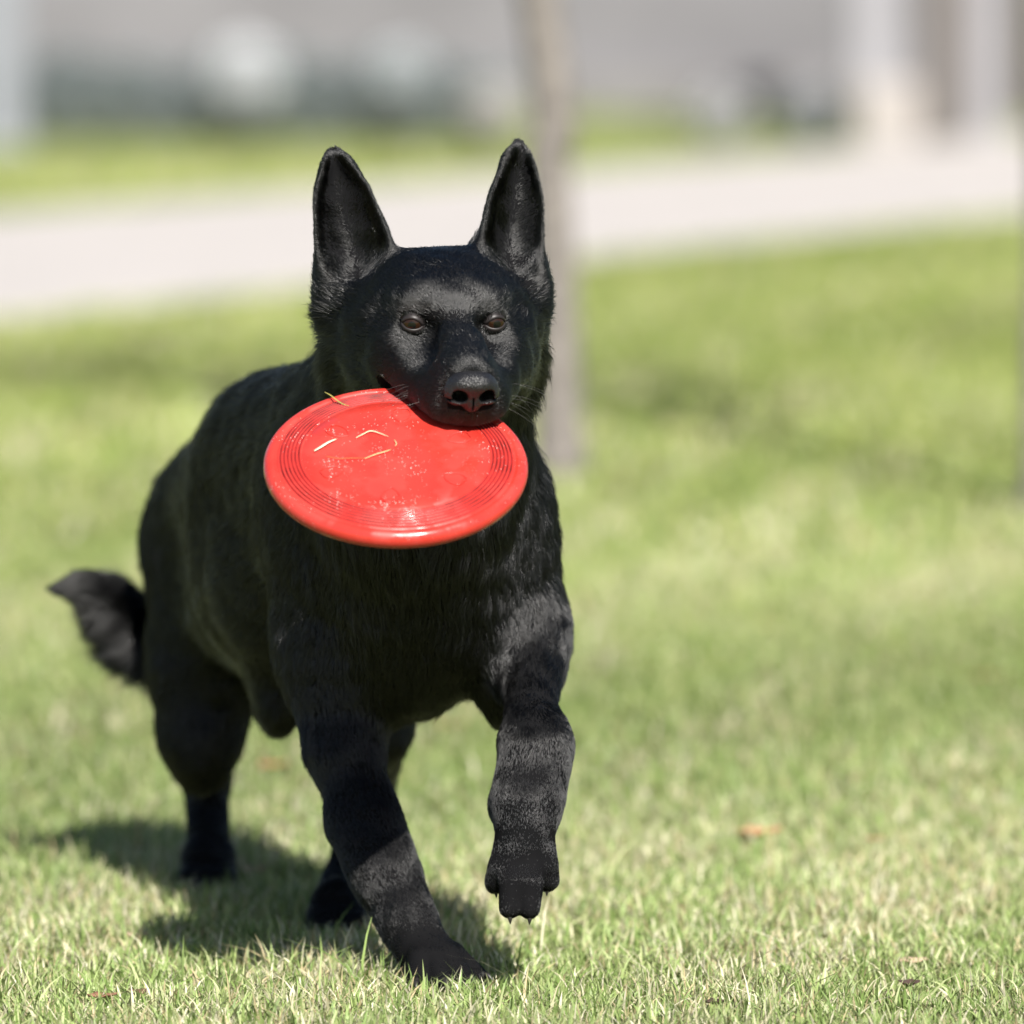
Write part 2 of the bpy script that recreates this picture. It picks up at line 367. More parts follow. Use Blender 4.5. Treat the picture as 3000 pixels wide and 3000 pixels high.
def bounds(p):
    if p['t'] == 'cap':
        R = max(p['ra'], p['rb']) * p['s']; return np.minimum(p['a'], p['b']) - R, np.maximum(p['a'], p['b']) + R
    if p['t'] == 'ell':
        R = p['r'].max(); return p['c'] - R, p['c'] + R
    tip = p['b'] + p['ax'] * p['L']; lo = p['b'] - p['ax'] * p['L'] * 0.25; R = p['w0'] * 0.6
    return np.minimum(tip, lo) - R, np.maximum(tip, lo) + R
def smin(a, b, k):
    h = np.maximum(k - np.abs(a - b), 0) / k
    return np.minimum(a, b) - h * h * k * 0.25

BACK = nrm((-0.36, 0.93, -0.05)); DOWN = np.array([0, 0, -1.0])
bd = lambda x: nrm(BACK + DOWN * x)
# --- torso
ell(P(1245, 1620, 8.37), (0.120, 0.135, 0.138), 0.05, (0, 0.15, -1), 0.022)
ell(P(1165, 1890, 8.41), (0.075, 0.10, 0.074), 0.05, (0, 0.15, -1), 0.022)
cap(P(1150, 1520, 8.43), P(885, 1545, 8.66), 0.118, 0.108, 0.05, bd(0.7), 0.020, s=(1, 1, 1.22))
cap(P(1080, 1280, 8.42), P(815, 1300, 8.62), 0.080, 0.073, 0.05, bd(0.25), 0.024)
cap(P(835, 1410, 8.70), P(668, 1490, 8.93), 0.096, 0.078, 0.05, bd(0.5), 0.020)
cap(P(900, 1730, 8.60), P(740, 1760, 8.85), 0.096, 0.078, 0.05, bd(0.5), 0.018)
ell(P(815, 2055, 8.62), (0.024, 0.05, 0.036), 0.05, (-0.3, 0.6, -0.6), 0.014)
# --- neck
cap(hl(0, -100, -78), P(1215, 1430, 8.37), 0.084, 0.110, 0.05, nrm(BACK * 0.5 + DOWN), 0.030)
cap(hl(-5, -130, -65), P(1090, 1260, 8.45), 0.062, 0.073, 0.05, nrm(BACK + DOWN * 0.6), 0.030)
ell(P(1225, 1420, 8.25), (0.095, 0.07, 0.10), 0.05, (0, 0.1, -1), 0.026)
# --- shoulders
cap(P(1440, 1500, 8.35), P(1490, 1860, 8.37), 0.052, 0.048, 0.05, (0.1, 0.35, -1), 0.014)
cap(P(985, 1480, 8.41), P(990, 1930, 8.39), 0.066, 0.052, 0.05, (-0.15, 0.45, -1), 0.014)
# --- planted foreleg
K = 0.02
cap(P(985, 1900, 8.39), P(1006, 2190, 8.35), 0.050, 0.0340, 0.05, ln=0.012)
cap(P(1006, 2190, 8.35), P(1070, 2412, 8.315), 0.0340, 0.0295, 0.03, ln=0.009)
cap(P(1070, 2412, 8.315), P(1122, 2550, 8.29), 0.0295, 0.0275, 0.04, ln=0.007)
cap(P(1122, 2550, 8.29), P(1190, 2690, 8.265), 0.0275, 0.0265, 0.04, ln=0.006)
cap(P(1190, 2690, 8.265), (-0.088, 8.245, 0.034), 0.0270, 0.029, K, ln=0.006)
FT = [(-0.036, 8.214, 0.0135), (-0.048, 8.188, 0.0145), (-0.070, 8.174, 0.0145), (-0.094, 8.178, 0.0135)]
for i, q in enumerate(FT):
    s = np.array((-0.088, 8.245, 0.032)); q = np.array(q); m = (s + q) / 2 + [0, 0, 0.009]
    cap(s, m, 0.02, 0.0150, 0.010, ln=0.004); cap(m, q, 0.0150, 0.0120, 0.003, ln=0.003)
cap((-0.09, 8.25, 0.014), (-0.075, 8.20, 0.01), 0.014, 0.012, 0.012, ln=0.004)
# --- lifted foreleg
cap(P(1490, 1840, 8.37), P(1525, 1990, 8.35), 0.047, 0.032, 0.04, (0.1, 0, -1), 0.012)
cap(P(1545, 1880, 8.33), P(1566, 2190, 8.215), 0.0345, 0.0230, 0.05, ln=0.009)
ell(P(1468, 2050, 8.36), (0.016, 0.026, 0.028), 0.025, (-0.2, 0.3, -1), 0.012)
ell(P(1574, 2200, 8.212), (0.0215, 0.022, 0.034), 0.04, (0, 0, -1), 0.006)
cap(P(1566, 2190, 8.215), P(1546, 2350, 8.19), 0.0230, 0.0255, 0.04, ln=0.006)
cap(P(1546, 2350, 8.19), P(1535, 2480, 8.172), 0.0262, 0.0265, 0.04, ln=0.005)
ell(P(1462, 2366, 8.20), (0.008, 0.011, 0.012), 0.014, (0, 0, -1), 0.005)
LT = [(1452, 2585, 8.170, 0.0142, 0.0125), (1494, 2662, 8.142, 0.0146, 0.0112), (1552, 2664, 8.142, 0.0146, 0.0112), (1604, 2580, 8.170, 0.0142, 0.0125)]
for (uu, vv, yy, r0, r1) in LT:
    s = P(1535 + (uu - 1525) * 0.55, 2475, 8.172); q = P(uu, vv, yy); m = s * 0.45 + q * 0.55 + np.array([0, -0.004, 0])
    cap(s, m, 0.016, r0, 0.006, ln=0.0035); cap(m, q, r0, r1, 0.002, ln=0.003)
ell(P(1525, 2560, 8.192), (0.024, 0.014, 0.022), 0.01, (0, 0, -1), 0.004)
# --- hind leg, image left
cap(P(616, 1640, 8.92), P(602, 1960, 8.88), 0.072, 0.050, 0.05, (-0.1, 0.5, -1), 0.018)
cap(P(602, 1960, 8.88), P(592, 2130, 8.87), 0.050, 0.035, 0.05, (-0.1, 0.4, -1), 0.014)
cap(P(592, 2130, 8.87), P(588, 2265, 8.87), 0.035, 0.022, 0.04, (-0.05, 0.3, -1), 0.010)
cap(P(586, 2180, 8.86), P(604, 2265, 9.03), 0.028, 0.023, 0.04, ln=0.010)
cap(P(604, 2270, 9.04), P(614, 2540, 8.98), 0.0245, 0.0225, K, ln=0.008)
ell(P(602, 2260, 9.06), (0.022, 0.024, 0.024), K, (0, 0, -1), 0.007)
hb = G(612, 2600)
cap(P(612, 2530, 8.99), hb + [0, 0, 0.03], 0.0225, 0.027, K, ln=0.006)
for dx in (-0.021, -0.008, 0.007, 0.020):
    cap(hb + [dx * 0.5, 0, 0.026], hb + [dx, -0.055 + abs(dx) * 0.6, 0.014], 0.018, 0.0125, 0.008, ln=0.005)
# --- hind leg, image right
cap(P(800, 1640, 8.93), P(1010, 1960, 8.74), 0.074, 0.058, 0.05, (0.1, 0.4, -1), 0.014)
cap(P(1010, 1960, 8.74), P(1092, 2130, 8.66), 0.058, 0.036, 0.04, (0.1, 0.3, -1), 0.012)
cap(P(1092, 2130, 8.66), P(1082, 2330, 8.82), 0.036, 0.025, 0.03, ln=0.010)
cap(P(1082, 2330, 8.82), P(1000, 2620, 8.70), 0.0235, 0.0225, K, ln=0.007)
hb2 = G(992, 2725)
cap(P(1000, 2620, 8.70), hb2 + [0, 0, 0.03], 0.0225, 0.028, K, ln=0.006)
for dx in (-0.021, -0.008, 0.007, 0.020):
    cap(hb2 + [dx * 0.5, 0, 0.026], hb2 + [dx, -0.055 + abs(dx) * 0.6, 0.014], 0.018, 0.0125, 0.008, ln=0.005)
# --- tail
TL = bez([P(620, 1580, 8.98), P(530, 1850, 9.0), P(430, 1852, 9.0), P(335, 1778, 8.99), P(252, 1724, 8.98), P(150, 1724, 8.97)], 16)
tq = np.linspace(0, 5, 16); TRd = np.interp(tq, range(6), [0.034, 0.030, 0.028, 0.024, 0.014, 0.0015]); TLn = np.interp(tq, range(6), [0.03, 0.055, 0.050, 0.030, 0.013, 0.006]); TDn = np.interp(tq, range(6), [0.4, 0.7, 0.6, 0.25, 0.0, 0.0])
for i in range(15):
    cap(TL[i], TL[i + 1], TRd[i], TRd[i + 1], 0.010, nrm(nrm(TL[i + 1] - TL[i]) * 1.2 + DOWN * TDn[i]), TLn[i], dens=1.8)
TAIL_I = len(prims)
# --- head
h0 = len(prims)
for s in (-1, 1):
    ell(hl(s * 26, -82, -8), (0.050, 0.082, 0.053), 0.03, hdir(s * 0.7, -1, 0.25), 0.009, HM, 2.3)
    ell(hl(s * 60, -74, -40), (0.032, 0.052, 0.044), 0.035, hdir(s * 0.9, -0.8, -0.3), 0.012, HM, 2.2)
    ell(hl(s * 74, -112, -60), (0.031, 0.036, 0.058), 0.03, hdir(s * 0.9, -0.6, -0.7), 0.046, HM, 2.0)
    ell(hl(s * 33, -24, 14), (0.019, 0.019, 0.013), 0.022, hdir(s * 0.5, -0.8, 0.6), 0.007, HM, 2.6)
    cap(hl(s * 42, -40, -26), hl(s * 26, 24, -38), 0.024, 0.018, 0.025, hdir(s * 0.75, -0.9, 0.0), 0.009, dens=2.6)
    cap(hl(s * 36, -18, -40), hl(s * 13, 84, -44), 0.029, 0.0165, 0.025, hdir(s * 0.9, -0.6, -0.25), 0.008, dens=2.6)
    cap(hl(s * 52, -12, -47), hl(s * 20, 77, -54), 0.0245, 0.0185, 0.020, hdir(s * 0.9, -0.5, -0.45), 0.008, dens=2.6)
for s in (-1, 1): cap(hl(s * 5, -28, -10), hl(s * 4, 92, -24), 0.022, 0.0150, 0.025, hdir(s * 0.85, -0.8, 0.1), 0.007, dens=2.6)
cap(hl(0, 20, -40), hl(0, 84, -50), 0.030, 0.0200, 0.02, hdir(0, -1, -0.1), 0.006, dens=2.6)
ell(hl(0, -36, 10), (0.024, 0.036, 0.019), 0.03, hdir(0, -1, 0.5), 0.007, HM, 2.6)
for s in (-1, 1):
    ell(hl(s * 24, -27, 19), (0.014, 0.014, 0.010), 0.014, hdir(s * 0.5, -0.8, 0.6), 0.007, HM, 2.6)
    cap(hl(s * 46, -20, -19), hl(s * 80, -72, -24), 0.012, 0.013, 0.016, hdir(s * 0.7, -1, -0.1), 0.010, dens=2.4)
    ell(hl(s * 66, -58, -64), (0.022, 0.034, 0.027), 0.02, hdir(s * 0.5, -0.9, -0.5), 0.013, HM, 2.2)
    ell(hl(s * 26, 66, -50), (0.014, 0.020, 0.014), 0.012, hdir(s * 0.6, -1, -0.2), 0.006, HM, 2.6)
ell(P(1400, 728, 8.185), (0.007, 0.009, 0.007), 0.010, (-0.4, 0.2, 1), 0.020, None, 2.4)
JAW = [P(1335, 1235, 8.005) - DN * 0.052, hl(0, -45, -112)]
cap(JAW[1], JAW[0], 0.034, 0.020, 0.025, nrm(DOWN + 0.5 * HM[:, 1] * -1), 0.008, dens=1.5)
for s, q in ((-1, P(968, 860, 8.17)), (1, P(1572, 850, 8.18))):
    ell(q, (0.012, 0.022, 0.032), 0.02, hdir(s * 1.0, -0.4, -0.5), 0.020, None, 1.8)
def eval_all(X):
    X = np.asarray(X, np.float32); g = np.full(len(X), 0.5, np.float32)
    for p in prims: g = smin(g, dist(p, X), np.float32(p['k']))
    return g
def on_surface(u, v):
    ys = np.linspace(7.9, 8.3, 400); g = eval_all([P(u, v, y) for y in ys]); i = np.argmax(g < 0); return P(u, v, ys[i])
EYES = []
for s, (uu, vv) in ((-1, (1206, 955)), (1, (1459, 952))):
    EYES.append(on_surface(uu, vv) - hdir(s * 0.30, 1, 0) * 0.0106)
EL = P(1050, 800, 8.165), P(976, 440, 8.20)
ER = P(1490, 785, 8.175), P(1522, 414, 8.22)
ear(EL[0], EL[1], nrm(HR + 0.25 * np.array([0, -1, 0])), 0.080)
ear(ER[0], ER[1], nrm(HR + 0.30 * np.array([0, 1, 0])), 0.071)
NOSE = hl(0, 113, -30)

VX = 0.0026
lo = np.min([bounds(p)[0] for p in prims], 0) - 0.02; hi = np.max([bounds(p)[1] for p in prims], 0) + 0.02
N = np.ceil((hi - lo) / VX).astype(int) + 1
def grid_field(prims, lo, N, VX, post=None):
    Gd = np.full(tuple(N), 0.5, np.float32)
    for p in prims:
        a, b = bounds(p); m = p['k'] + 0.012
        i0 = np.maximum(np.floor((a - m - lo) / VX).astype(int), 0); i1 = np.minimum(np.ceil((b + m - lo) / VX).astype(int) + 1, N)
        ax = [(lo[d] + VX * np.arange(i0[d], i1[d])).astype(np.float32) for d in range(3)]
        X = np.stack(np.meshgrid(*ax, indexing='ij'), -1).reshape(-1, 3)
        d = dist(p, X).reshape([len(q) for q in ax]).astype(np.float32)
        sub = Gd[i0[0]:i1[0], i0[1]:i1[1], i0[2]:i1[2]]
        Gd[i0[0]:i1[0], i0[1]:i1[1], i0[2]:i1[2]] = smin(sub, d, np.float32(p['k']))
    return Gd
def carve(Gd, lo, N, VX, a, b, fn):
    i0 = np.maximum(np.floor((a - lo) / VX).astype(int), 0); i1 = np.minimum(np.ceil((b - lo) / VX).astype(int) + 1, N)
    ax = [(lo[d] + VX * np.arange(i0[d], i1[d])).astype(np.float32) for d in range(3)]
    X = np.stack(np.meshgrid(*ax, indexing='ij'), -1).reshape(-1, 3)
    sl_ = (slice(i0[0], i1[0]), slice(i0[1], i1[1]), slice(i0[2], i1[2])); sub = Gd[sl_]
    Gd[sl_] = fn(sub.ravel(), X).reshape(sub.shape)
def surface_nets(Gd, lo, VX):
    S = Gd < 0; nx, ny, nz = S.shape
    cnt = np.zeros((nx - 1, ny - 1, nz - 1), np.int8)
    for i in (0, 1):
        for j in (0, 1):
            for k in (0, 1): cnt += S[i:nx - 1 + i, j:ny - 1 + j, k:nz - 1 + k]
    act = (cnt > 0) & (cnt < 8); idx = np.argwhere(act); ids = np.full(act.shape, -1, np.int32); ids[act] = np.arange(len(idx))
    acc = np.zeros((len(idx), 3)); num = np.zeros(len(idx))
    cs = [(i, j, k) for i in (0, 1) for j in (0, 1) for k in (0, 1)]
    val = {c: Gd[idx[:, 0] + c[0], idx[:, 1] + c[1], idx[:, 2] + c[2]].astype(float) for c in cs}
    for c in cs:
        for d in range(3):
            if c[d] == 0:
                e = list(c); e[d] = 1; e = tuple(e); m = (val[c] < 0) != (val[e] < 0)
                t = np.where(m, val[c] / np.where(m, val[c] - val[e], 1), 0); q = np.tile(np.array(c, float), (len(idx), 1)); q[:, d] += t
                acc[m] += q[m]; num[m] += 1
    V = lo + VX * (idx + acc / num[:, None])
    Q = []
    for d in range(3):
        a = [slice(None)] * 3; b = [slice(None)] * 3; a[d] = slice(0, -1); b[d] = slice(1, None)
        s0 = S[tuple(a)]; s1 = S[tuple(b)]; e = np.argwhere(s0 != s1); o1, o2 = [(1, 2), (2, 0), (0, 1)][d]
        e = e[(e[:, o1] > 0) & (e[:, o2] > 0) & (e[:, o1] < S.shape[o1] - 1) & (e[:, o2] < S.shape[o2] - 1)]
        fl = s0[e[:, 0], e[:, 1], e[:, 2]]
        def gid(x, y):
            q = e.copy(); q[:, o1] -= x; q[:, o2] -= y; return ids[q[:, 0], q[:, 1], q[:, 2]]
        f = np.stack([gid(1, 1), gid(0, 1), gid(0, 0), gid(1, 0)], 1); f[~fl] = f[~fl][:, ::-1]; Q.append(f)
    return V, np.vstack(Q)
def relax(V, Q, it=2, lam=0.5):
    e = np.vstack([Q[:, [0, 1]], Q[:, [1, 2]], Q[:, [2, 3]], Q[:, [3, 0]]])
    for _ in range(it):
        s = np.zeros_like(V); n = np.zeros(len(V))
        for c in range(3): s[:, c] = np.bincount(e[:, 0], V[e[:, 1], c], len(V)) + np.bincount(e[:, 1], V[e[:, 0], c], len(V))
        n = np.bincount(e[:, 0], minlength=len(V)) + np.bincount(e[:, 1], minlength=len(V))
        V = V + lam * (s / n[:, None] - V)
    return V
def disc_local(X): q = X - DC.astype(np.float32); return q @ DX.astype(np.float32), q @ DY.astype(np.float32), q @ DN.astype(np.float32)
field = grid_field(prims, lo, N, VX)
def cut_disc(g, X):
    x, y, z = disc_local(X); d = np.maximum(np.sqrt(x * x + y * y) - (DR + 0.002), np.maximum(z - 0.003, -0.024 - z)); return np.maximum(g, -d)
carve(field, lo, N, VX, DC - 0.16, DC + 0.16, cut_disc)
for s, ec in zip((-1, 1), EYES):
    f_ = hdir(s * 0.30, 1, 0); r_ = nrm(np.cross(f_, HU)); A_ = np.stack([r_, f_, np.cross(r_, f_)], 1).astype(np.float32)
    def cut_eye(g, X):
        L = (X - (ec + f_ * 0.0115).astype(np.float32)) @ A_; q = np.array([0.0100, 0.010, 0.0056], np.float32)
        d = (np.sqrt(((L / q) ** 2).sum(1)) - 1) * 0.0056; return -smin(-g, d, np.float32(0.003))
    carve(field, lo, N, VX, ec - 0.03, ec + 0.03, cut_eye)
def cut_nose(g, X):
    L = (X - NOSE.astype(np.float32)) @ HM.astype(np.float32) + np.array([0, 0.002, 0.002], np.float32)
    d = (np.sqrt(((L / np.array([0.020, 0.016, 0.013], np.float32)) ** 2).sum(1)) - 1) * 0.013; return np.maximum(g, -d)
def smooth_cut(a, b, ra, rb, k):
    a = hl(*a); b = hl(*b); pr = dict(t='cap', a=a, b=b, ra=ra, rb=rb, s=np.ones(3))
    carve(field, lo, N, VX, np.minimum(a, b) - 0.05, np.maximum(a, b) + 0.05, lambda g, X: -smin(-g, dist(pr, X), np.float32(k)))
for s in (-1, 1):
    smooth_cut((s * 33, 14, -4), (s * 36, 44, -16), 0.013, 0.010, 0.020)        # hollow beside the bridge, below the eye
    smooth_cut((s * 58, 6, 12), (s * 78, -30, 10), 0.010, 0.010, 0.020)         # temple, outside the brow
carve(field, lo, N, VX, NOSE - 0.03, NOSE + 0.03, cut_nose)
BV, BQ = surface_nets(field, lo, VX); del field
# keep the largest connected piece only
BV = relax(BV, BQ, 3, 0.45)
def wob(X, seed, wl):
    r = np.random.default_rng(seed); out = np.zeros((len(X), 3))
    for k in range(5):
        d = r.normal(size=3); d *= 2 * math.pi / (np.linalg.norm(d) * wl * r.uniform(0.7, 1.5)); out += np.sin(X @ d + r.uniform(0, 6.28))[:, None] * r.normal(size=3) * 0.45
    return out
BV = BV + 0.0007 * wob(BV, 21, 0.08) + 0.0004 * wob(BV, 22, 0.03)

dog = empty('dog', (float(DC[0]) - 0.15, 8.55, 0)); tag(dog, 'black dog trotting towards the camera with a red disc in its mouth', 'dog')
bme = fastmesh('body', BV, BQ.ravel(), np.full(len(BQ), 4)); body = link('body', bme, M['fur_skin'], dog, True)

# ---- nose (own finer surface)
def nose_part():
    pr = []
    def E(c, r, k): pr.append(dict(t='ell', c=np.array(c) / 1000.0, r=np.array(r) / 1000.0, ax=np.eye(3), k=k, flow=None, ln=0))
    E((0, -6, 3), (24, 17, 15), 0.006); E((-15, -5, -5), (12, 13, 12), 0.006); E((15, -5, -5), (12, 13, 12), 0.006); E((0, -4, -12), (10, 12, 12), 0.006)
    E((0, 3, 6), (17, 9, 8), 0.006)
    vx = 0.0011; l = np.array([-0.034, -0.03, -0.032]); n = np.array([63, 50, 60]); g = grid_field(pr, l, n, vx)
    def holes(g, X):
        for s in (-1, 1):
            L = X - np.array([s * 0.0132, 0.006, -0.0055], np.float32); ca, sa = math.cos(s * 0.45), math.sin(s * 0.45)
            lx = L[:, 0] * ca + L[:, 2] * sa; lz = -L[:, 0] * sa + L[:, 2] * ca
            d = (np.sqrt((lx / 0.0080) ** 2 + (L[:, 1] / 0.018) ** 2 + (lz / 0.0072) ** 2) - 1) * 0.0072
            g = np.maximum(g, -d)
            L2 = X - np.array([s * 0.0225, 0.002, -0.0100], np.float32)
            d = (np.sqrt((L2[:, 0] / 0.006) ** 2 + (L2[:, 1] / 0.010) ** 2 + ((L2[:, 2]) / 0.0016) ** 2) - 1) * 0.0016
            g = np.maximum(g, -d)
        d = np.maximum(np.abs(X[:, 0]) - 0.0007, np.maximum(X[:, 2] + 0.006, -X[:, 1] + 0.0)); g = np.maximum(g, -d)
        return g
    carve(g, l, n, vx, l, l + n * vx, holes)
    V, Q = surface_nets(g, l, vx); V = relax(V, Q, 2, 0.5)
    W = NOSE + V @ HM.T
    m = mat('wet_nose', (0.007, 0.0066, 0.0073), 0.40, 0.45)
    t = m.node_tree; b = t.nodes['Principled BSDF']; vo = t.nodes.new('ShaderNodeTexVoronoi'); vo.inputs['Scale'].default_value = 620
    tc = t.nodes.new('ShaderNodeTexCoord'); t.links.new(tc.outputs['Object'], vo.inputs['Vector'])
    bp = t.nodes.new('ShaderNodeBump'); bp.inputs['Strength'].default_value = 0.6; bp.inputs['Distance'].default_value = 0.0012; bp.invert = True
    t.links.new(vo.outputs[0], bp.inputs['Height']); t.links.new(bp.outputs[0], b.inputs['Normal'])
    link('nose', fastmesh('nose', W, Q.ravel(), np.full(len(Q), 4)), m, dog, True)
nose_part()

# ---- eyes with lids
LIDS = []
def eyes():
    mw = mat('eye_dark_rim', (0.012, 0.008, 0.007), 0.04, 0.4); mi = mat('eye_iris', (0.017, 0.0072, 0.0034), 0.04, 0.35); mp = mat('eye_pupil', (0.003, 0.003, 0.003), 0.04, 0.4)
    ml = mat('eyelid_skin', (0.016, 0.013, 0.013), 0.45, 0.3)
    for s, c in zip((-1, 1), EYES):
        fwd = nrm(HM @ np.array([s * 0.30, 1, -0.02]) * 0.8 + 0.2 * nrm(CAM - c)); rt = nrm(np.cross(fwd, HU)); rt = rt if rt @ HR > 0 else -rt; up = np.cross(rt, fwd); up = up if up @ HU > 0 else -up
        R = 0.0112
        V = []; F = []; mi_ = []
        th = [0, 8, 16, 21, 23, 32, 41, 43, 60, 80, 110, 140, 180]; nseg = 28
        for a in th:
            for j in range(nseg):
                ph = 2 * math.pi * j / nseg; a_ = math.radians(a); V.append(c + R * (math.cos(a_) * fwd + math.sin(a_) * (math.cos(ph) * rt + math.sin(ph) * up)))
        for i in range(len(th) - 1):
            for j in range(nseg):
                F.append((i * nseg + j, i * nseg + (j + 1) % nseg, (i + 1) * nseg + (j + 1) % nseg, (i + 1) * nseg + j)); mi_.append(2 if th[i + 1] <= 21 else (1 if th[i + 1] <= 43 else 0))
        me = pymesh('eye', V, F); me.materials.append(mw); me.materials.append(mi); me.materials.append(mp); me.polygons.foreach_set('material_index', mi_)
        eo = link('eye', me, None, dog, True)
        for up_s, amp in ((1, 32), (-1, 18)):
            V = []; F = []; na, ne = 25, 8
            for i in range(na):
                az = math.radians(-82 + 164 * i / (na - 1)); tt = az / math.radians(82)
                edge = up_s * amp * max(0, 1 - (az / math.radians(58)) ** 2) ** 0.85 + 5 * tt * s
                for j in range(ne):
                    el = math.radians(edge + (up_s * 88 - edge) * j / (ne - 1)); rr = R * (1.07 - (0.05 if j == 0 else 0) + 0.02 * j / ne)
                    if j == 2: LIDS.append((c, fwd, rt, up, R * 1.08, az, math.degrees(el), up_s, edge))
                    V.append(c + rr * (math.cos(el) * (math.cos(az) * fwd + math.sin(az) * rt) + math.sin(el) * up))
            for i in range(na - 1):
                for j in range(ne - 1): F.append((i * ne + j, (i + 1) * ne + j, (i + 1) * ne + j + 1, i * ne + j + 1))
            lo_ = link('eyelid', pymesh('eyelid', V, F), ml, dog, True)
            sm = lo_.modifiers.new('thick', 'SOLIDIFY'); sm.thickness = 0.0012; sm.offset = 0
eyes()

# ---- claws
M['claw'] = mat('black_claw', (0.02, 0.018, 0.016), 0.35, 0.5)
def claw(a, d, L=0.012, r=0.0032):
    a = np.asarray(a); d = nrm(d); pts = [a - d * 0.004, a + d * L * 0.4 + [0, 0, 0.001], a + d * L * 0.8 - [0, 0, 0.001], a + d * L - [0, 0, 0.003]]
    V, F = tube_arrays(pts, [r, r * 0.85, r * 0.5, 0.0004], 8); link('claw', pymesh('claw', V, F), M['claw'], dog, True)
for q in FT: q = np.array(q); d = nrm(q - np.array((-0.088, 8.245, q[2]))); claw(q + d * 0.010 + [0, 0, 0.002], d + [0, 0, -0.35])
for (uu, vv, yy, r0, r1) in LT:
    q = P(uu, vv, yy); claw(q + np.array([0, -0.004, -0.009]), np.array([(1525 - uu) * 0.004, -0.25, -1]), 0.0030, 0.0028)
for hbx in (hb, hb2):
    for dx in (-0.021, -0.008, 0.007, 0.020): claw(hbx + [dx, -0.066 + abs(dx) * 0.6, 0.014], (dx * 3, -1, -0.4))

# ---- fur
def wob(X, seed, wl):
    r = np.random.default_rng(seed); out = np.zeros((len(X), 3))
    for k in range(5):
        d = r.normal(size=3); d *= 2 * math.pi / (np.linalg.norm(d) * wl * r.uniform(0.7, 1.5)); out += np.sin(X @ d + r.uniform(0, 6.28))[:, None] * r.normal(size=3) * 0.45
    return out
def make_fur():
    V = BV; A, B, C_, D = (V[BQ[:, i]] for i in range(4))
    fn = np.cross(C_ - A, D - B); area = 0.5 * np.linalg.norm(fn, axis=1); fn /= np.linalg.norm(fn, axis=1)[:, None] + 1e-12
    vn = np.zeros_like(V)
    for i in range(4):
        for c in range(3): vn[:, c] += np.bincount(BQ[:, i], fn[:, c] * area, len(V))
    vn /= np.linalg.norm(vn, axis=1)[:, None] + 1e-12
    # per-vertex flow and length from the nearby body masses
    W = np.zeros(len(V)); FLW = np.zeros((len(V), 3)); LN = np.zeros(len(V)); DE = np.zeros(len(V)); X = V.astype(np.float32)
    for p in prims:
        w_ = np.exp(-np.maximum(dist(p, X), -0.01) / 0.010).astype(float); W += w_; FLW += w_[:, None] * p['flow']; LN += w_ * p['ln']; DE += w_ * p['dens']
    FLW /= W[:, None]; LN /= W; DE /= W
    for p in prims:
        if p['t'] != 'ear': continue
        q = V - p['b']; t = q @ p['ax'] / p['L']; wv = q @ p['w']; dv = q @ p['d']; fac = vn @ p['d']
        ins = (t > -0.12) & (t < 0.92) & (np.abs(wv) < 0.5 * p['w0']) & (np.abs(dv) < 0.035) & (fac > 0.15)
        inn = p['w'] * np.sign(wv)[:, None]; FLW[ins] = (inn * 0.9 + p['ax'] * 0.55)[ins]; LN[ins] = 0.007; DE[ins] = 2.6
    prob = area * DE[BQ[:, 0]] * np.clip(0.012 / LN[BQ[:, 0]], 0.45, 4.0)
    facing = (fn * (CAM - A)).sum(1) > -1.0 * np.linalg.norm(CAM - A, axis=1) * 0.35
    prob *= np.where(facing, 1.0, 0.35)
    n = 1000000
    f = rng.choice(len(BQ), n, p=prob / prob.sum()); a, b = rng.uniform(size=n), rng.uniform(size=n)
    wq = np.stack([(1 - a) * (1 - b), a * (1 - b), a * b, (1 - a) * b], 1)
    def itp(Z): return sum(wq[:, i, None] * Z[BQ[f, i]] for i in range(4)) if Z.ndim == 2 else sum(wq[:, i] * Z[BQ[f, i]] for i in range(4))
    p0 = itp(V); nn = itp(vn); nn /= np.linalg.norm(nn, axis=1)[:, None]; fl = itp(FLW); ln = itp(LN)
    keep = np.ones(n, bool)
    for s_, ec in zip((-1, 1), EYES):
        f_ = hdir(s_ * 0.30, 1, 0); r_ = nrm(np.cross(f_, HU)); u_ = np.cross(r_, f_); q_ = p0 - ec; ex = q_ @ r_; ez = q_ @ u_; near = (q_ @ f_ > 0) & (np.linalg.norm(q_, axis=1) < 0.035)
        em = np.sqrt((ex / 0.0094) ** 2 + ((ez - 0.0005) / 0.0050) ** 2); keep &= ~(near & (em < 1.0))
        ln = np.where(near & (em < 2.2), np.minimum(ln, 0.0026 + (em - 1) * 0.005), ln)
        away = (r_[None] * ex[:, None] + u_[None] * ez[:, None]); away /= np.linalg.norm(away, axis=1)[:, None] + 1e-9
        fl = fl + np.where(near, np.clip(2.2 - em, 0, 1), 0)[:, None] * away * 1.5
    ql = (p0 - NOSE) @ HM; keep &= ~((np.abs(ql[:, 0]) < 0.021) & (np.abs(ql[:, 2] + 0.004) < 0.018) & (ql[:, 1] > -0.015))
    dn = np.linalg.norm(p0 - NOSE, axis=1); ln = np.where(dn < 0.045, np.minimum(ln, 0.0030 + np.maximum(dn - 0.022, 0) * 0.18), ln)
    x, y, z = disc_local(p0.astype(np.float32)); keep &= ~((np.sqrt(x * x + y * y) < DR + 0.004) & (z < 0.0045) & (z > -0.026))
    p0, nn, fl, ln = p0[keep], nn[keep], fl[keep], ln[keep]
    amp = (0.05 + 0.13 * np.clip(ln / 0.02, 0, 1))[:, None]
    fl = fl + amp * wob(p0, 3, 0.05) + amp * wob(p0, 4, 0.016) + np.where((ln < 0.013) & (p0[:, 2] > 0.55), 0.20, 0.13)[:, None] * rng.normal(size=fl.shape)
    fl -= (fl * nn).sum(1)[:, None] * nn; fl /= np.linalg.norm(fl, axis=1)[:, None] + 1e-9
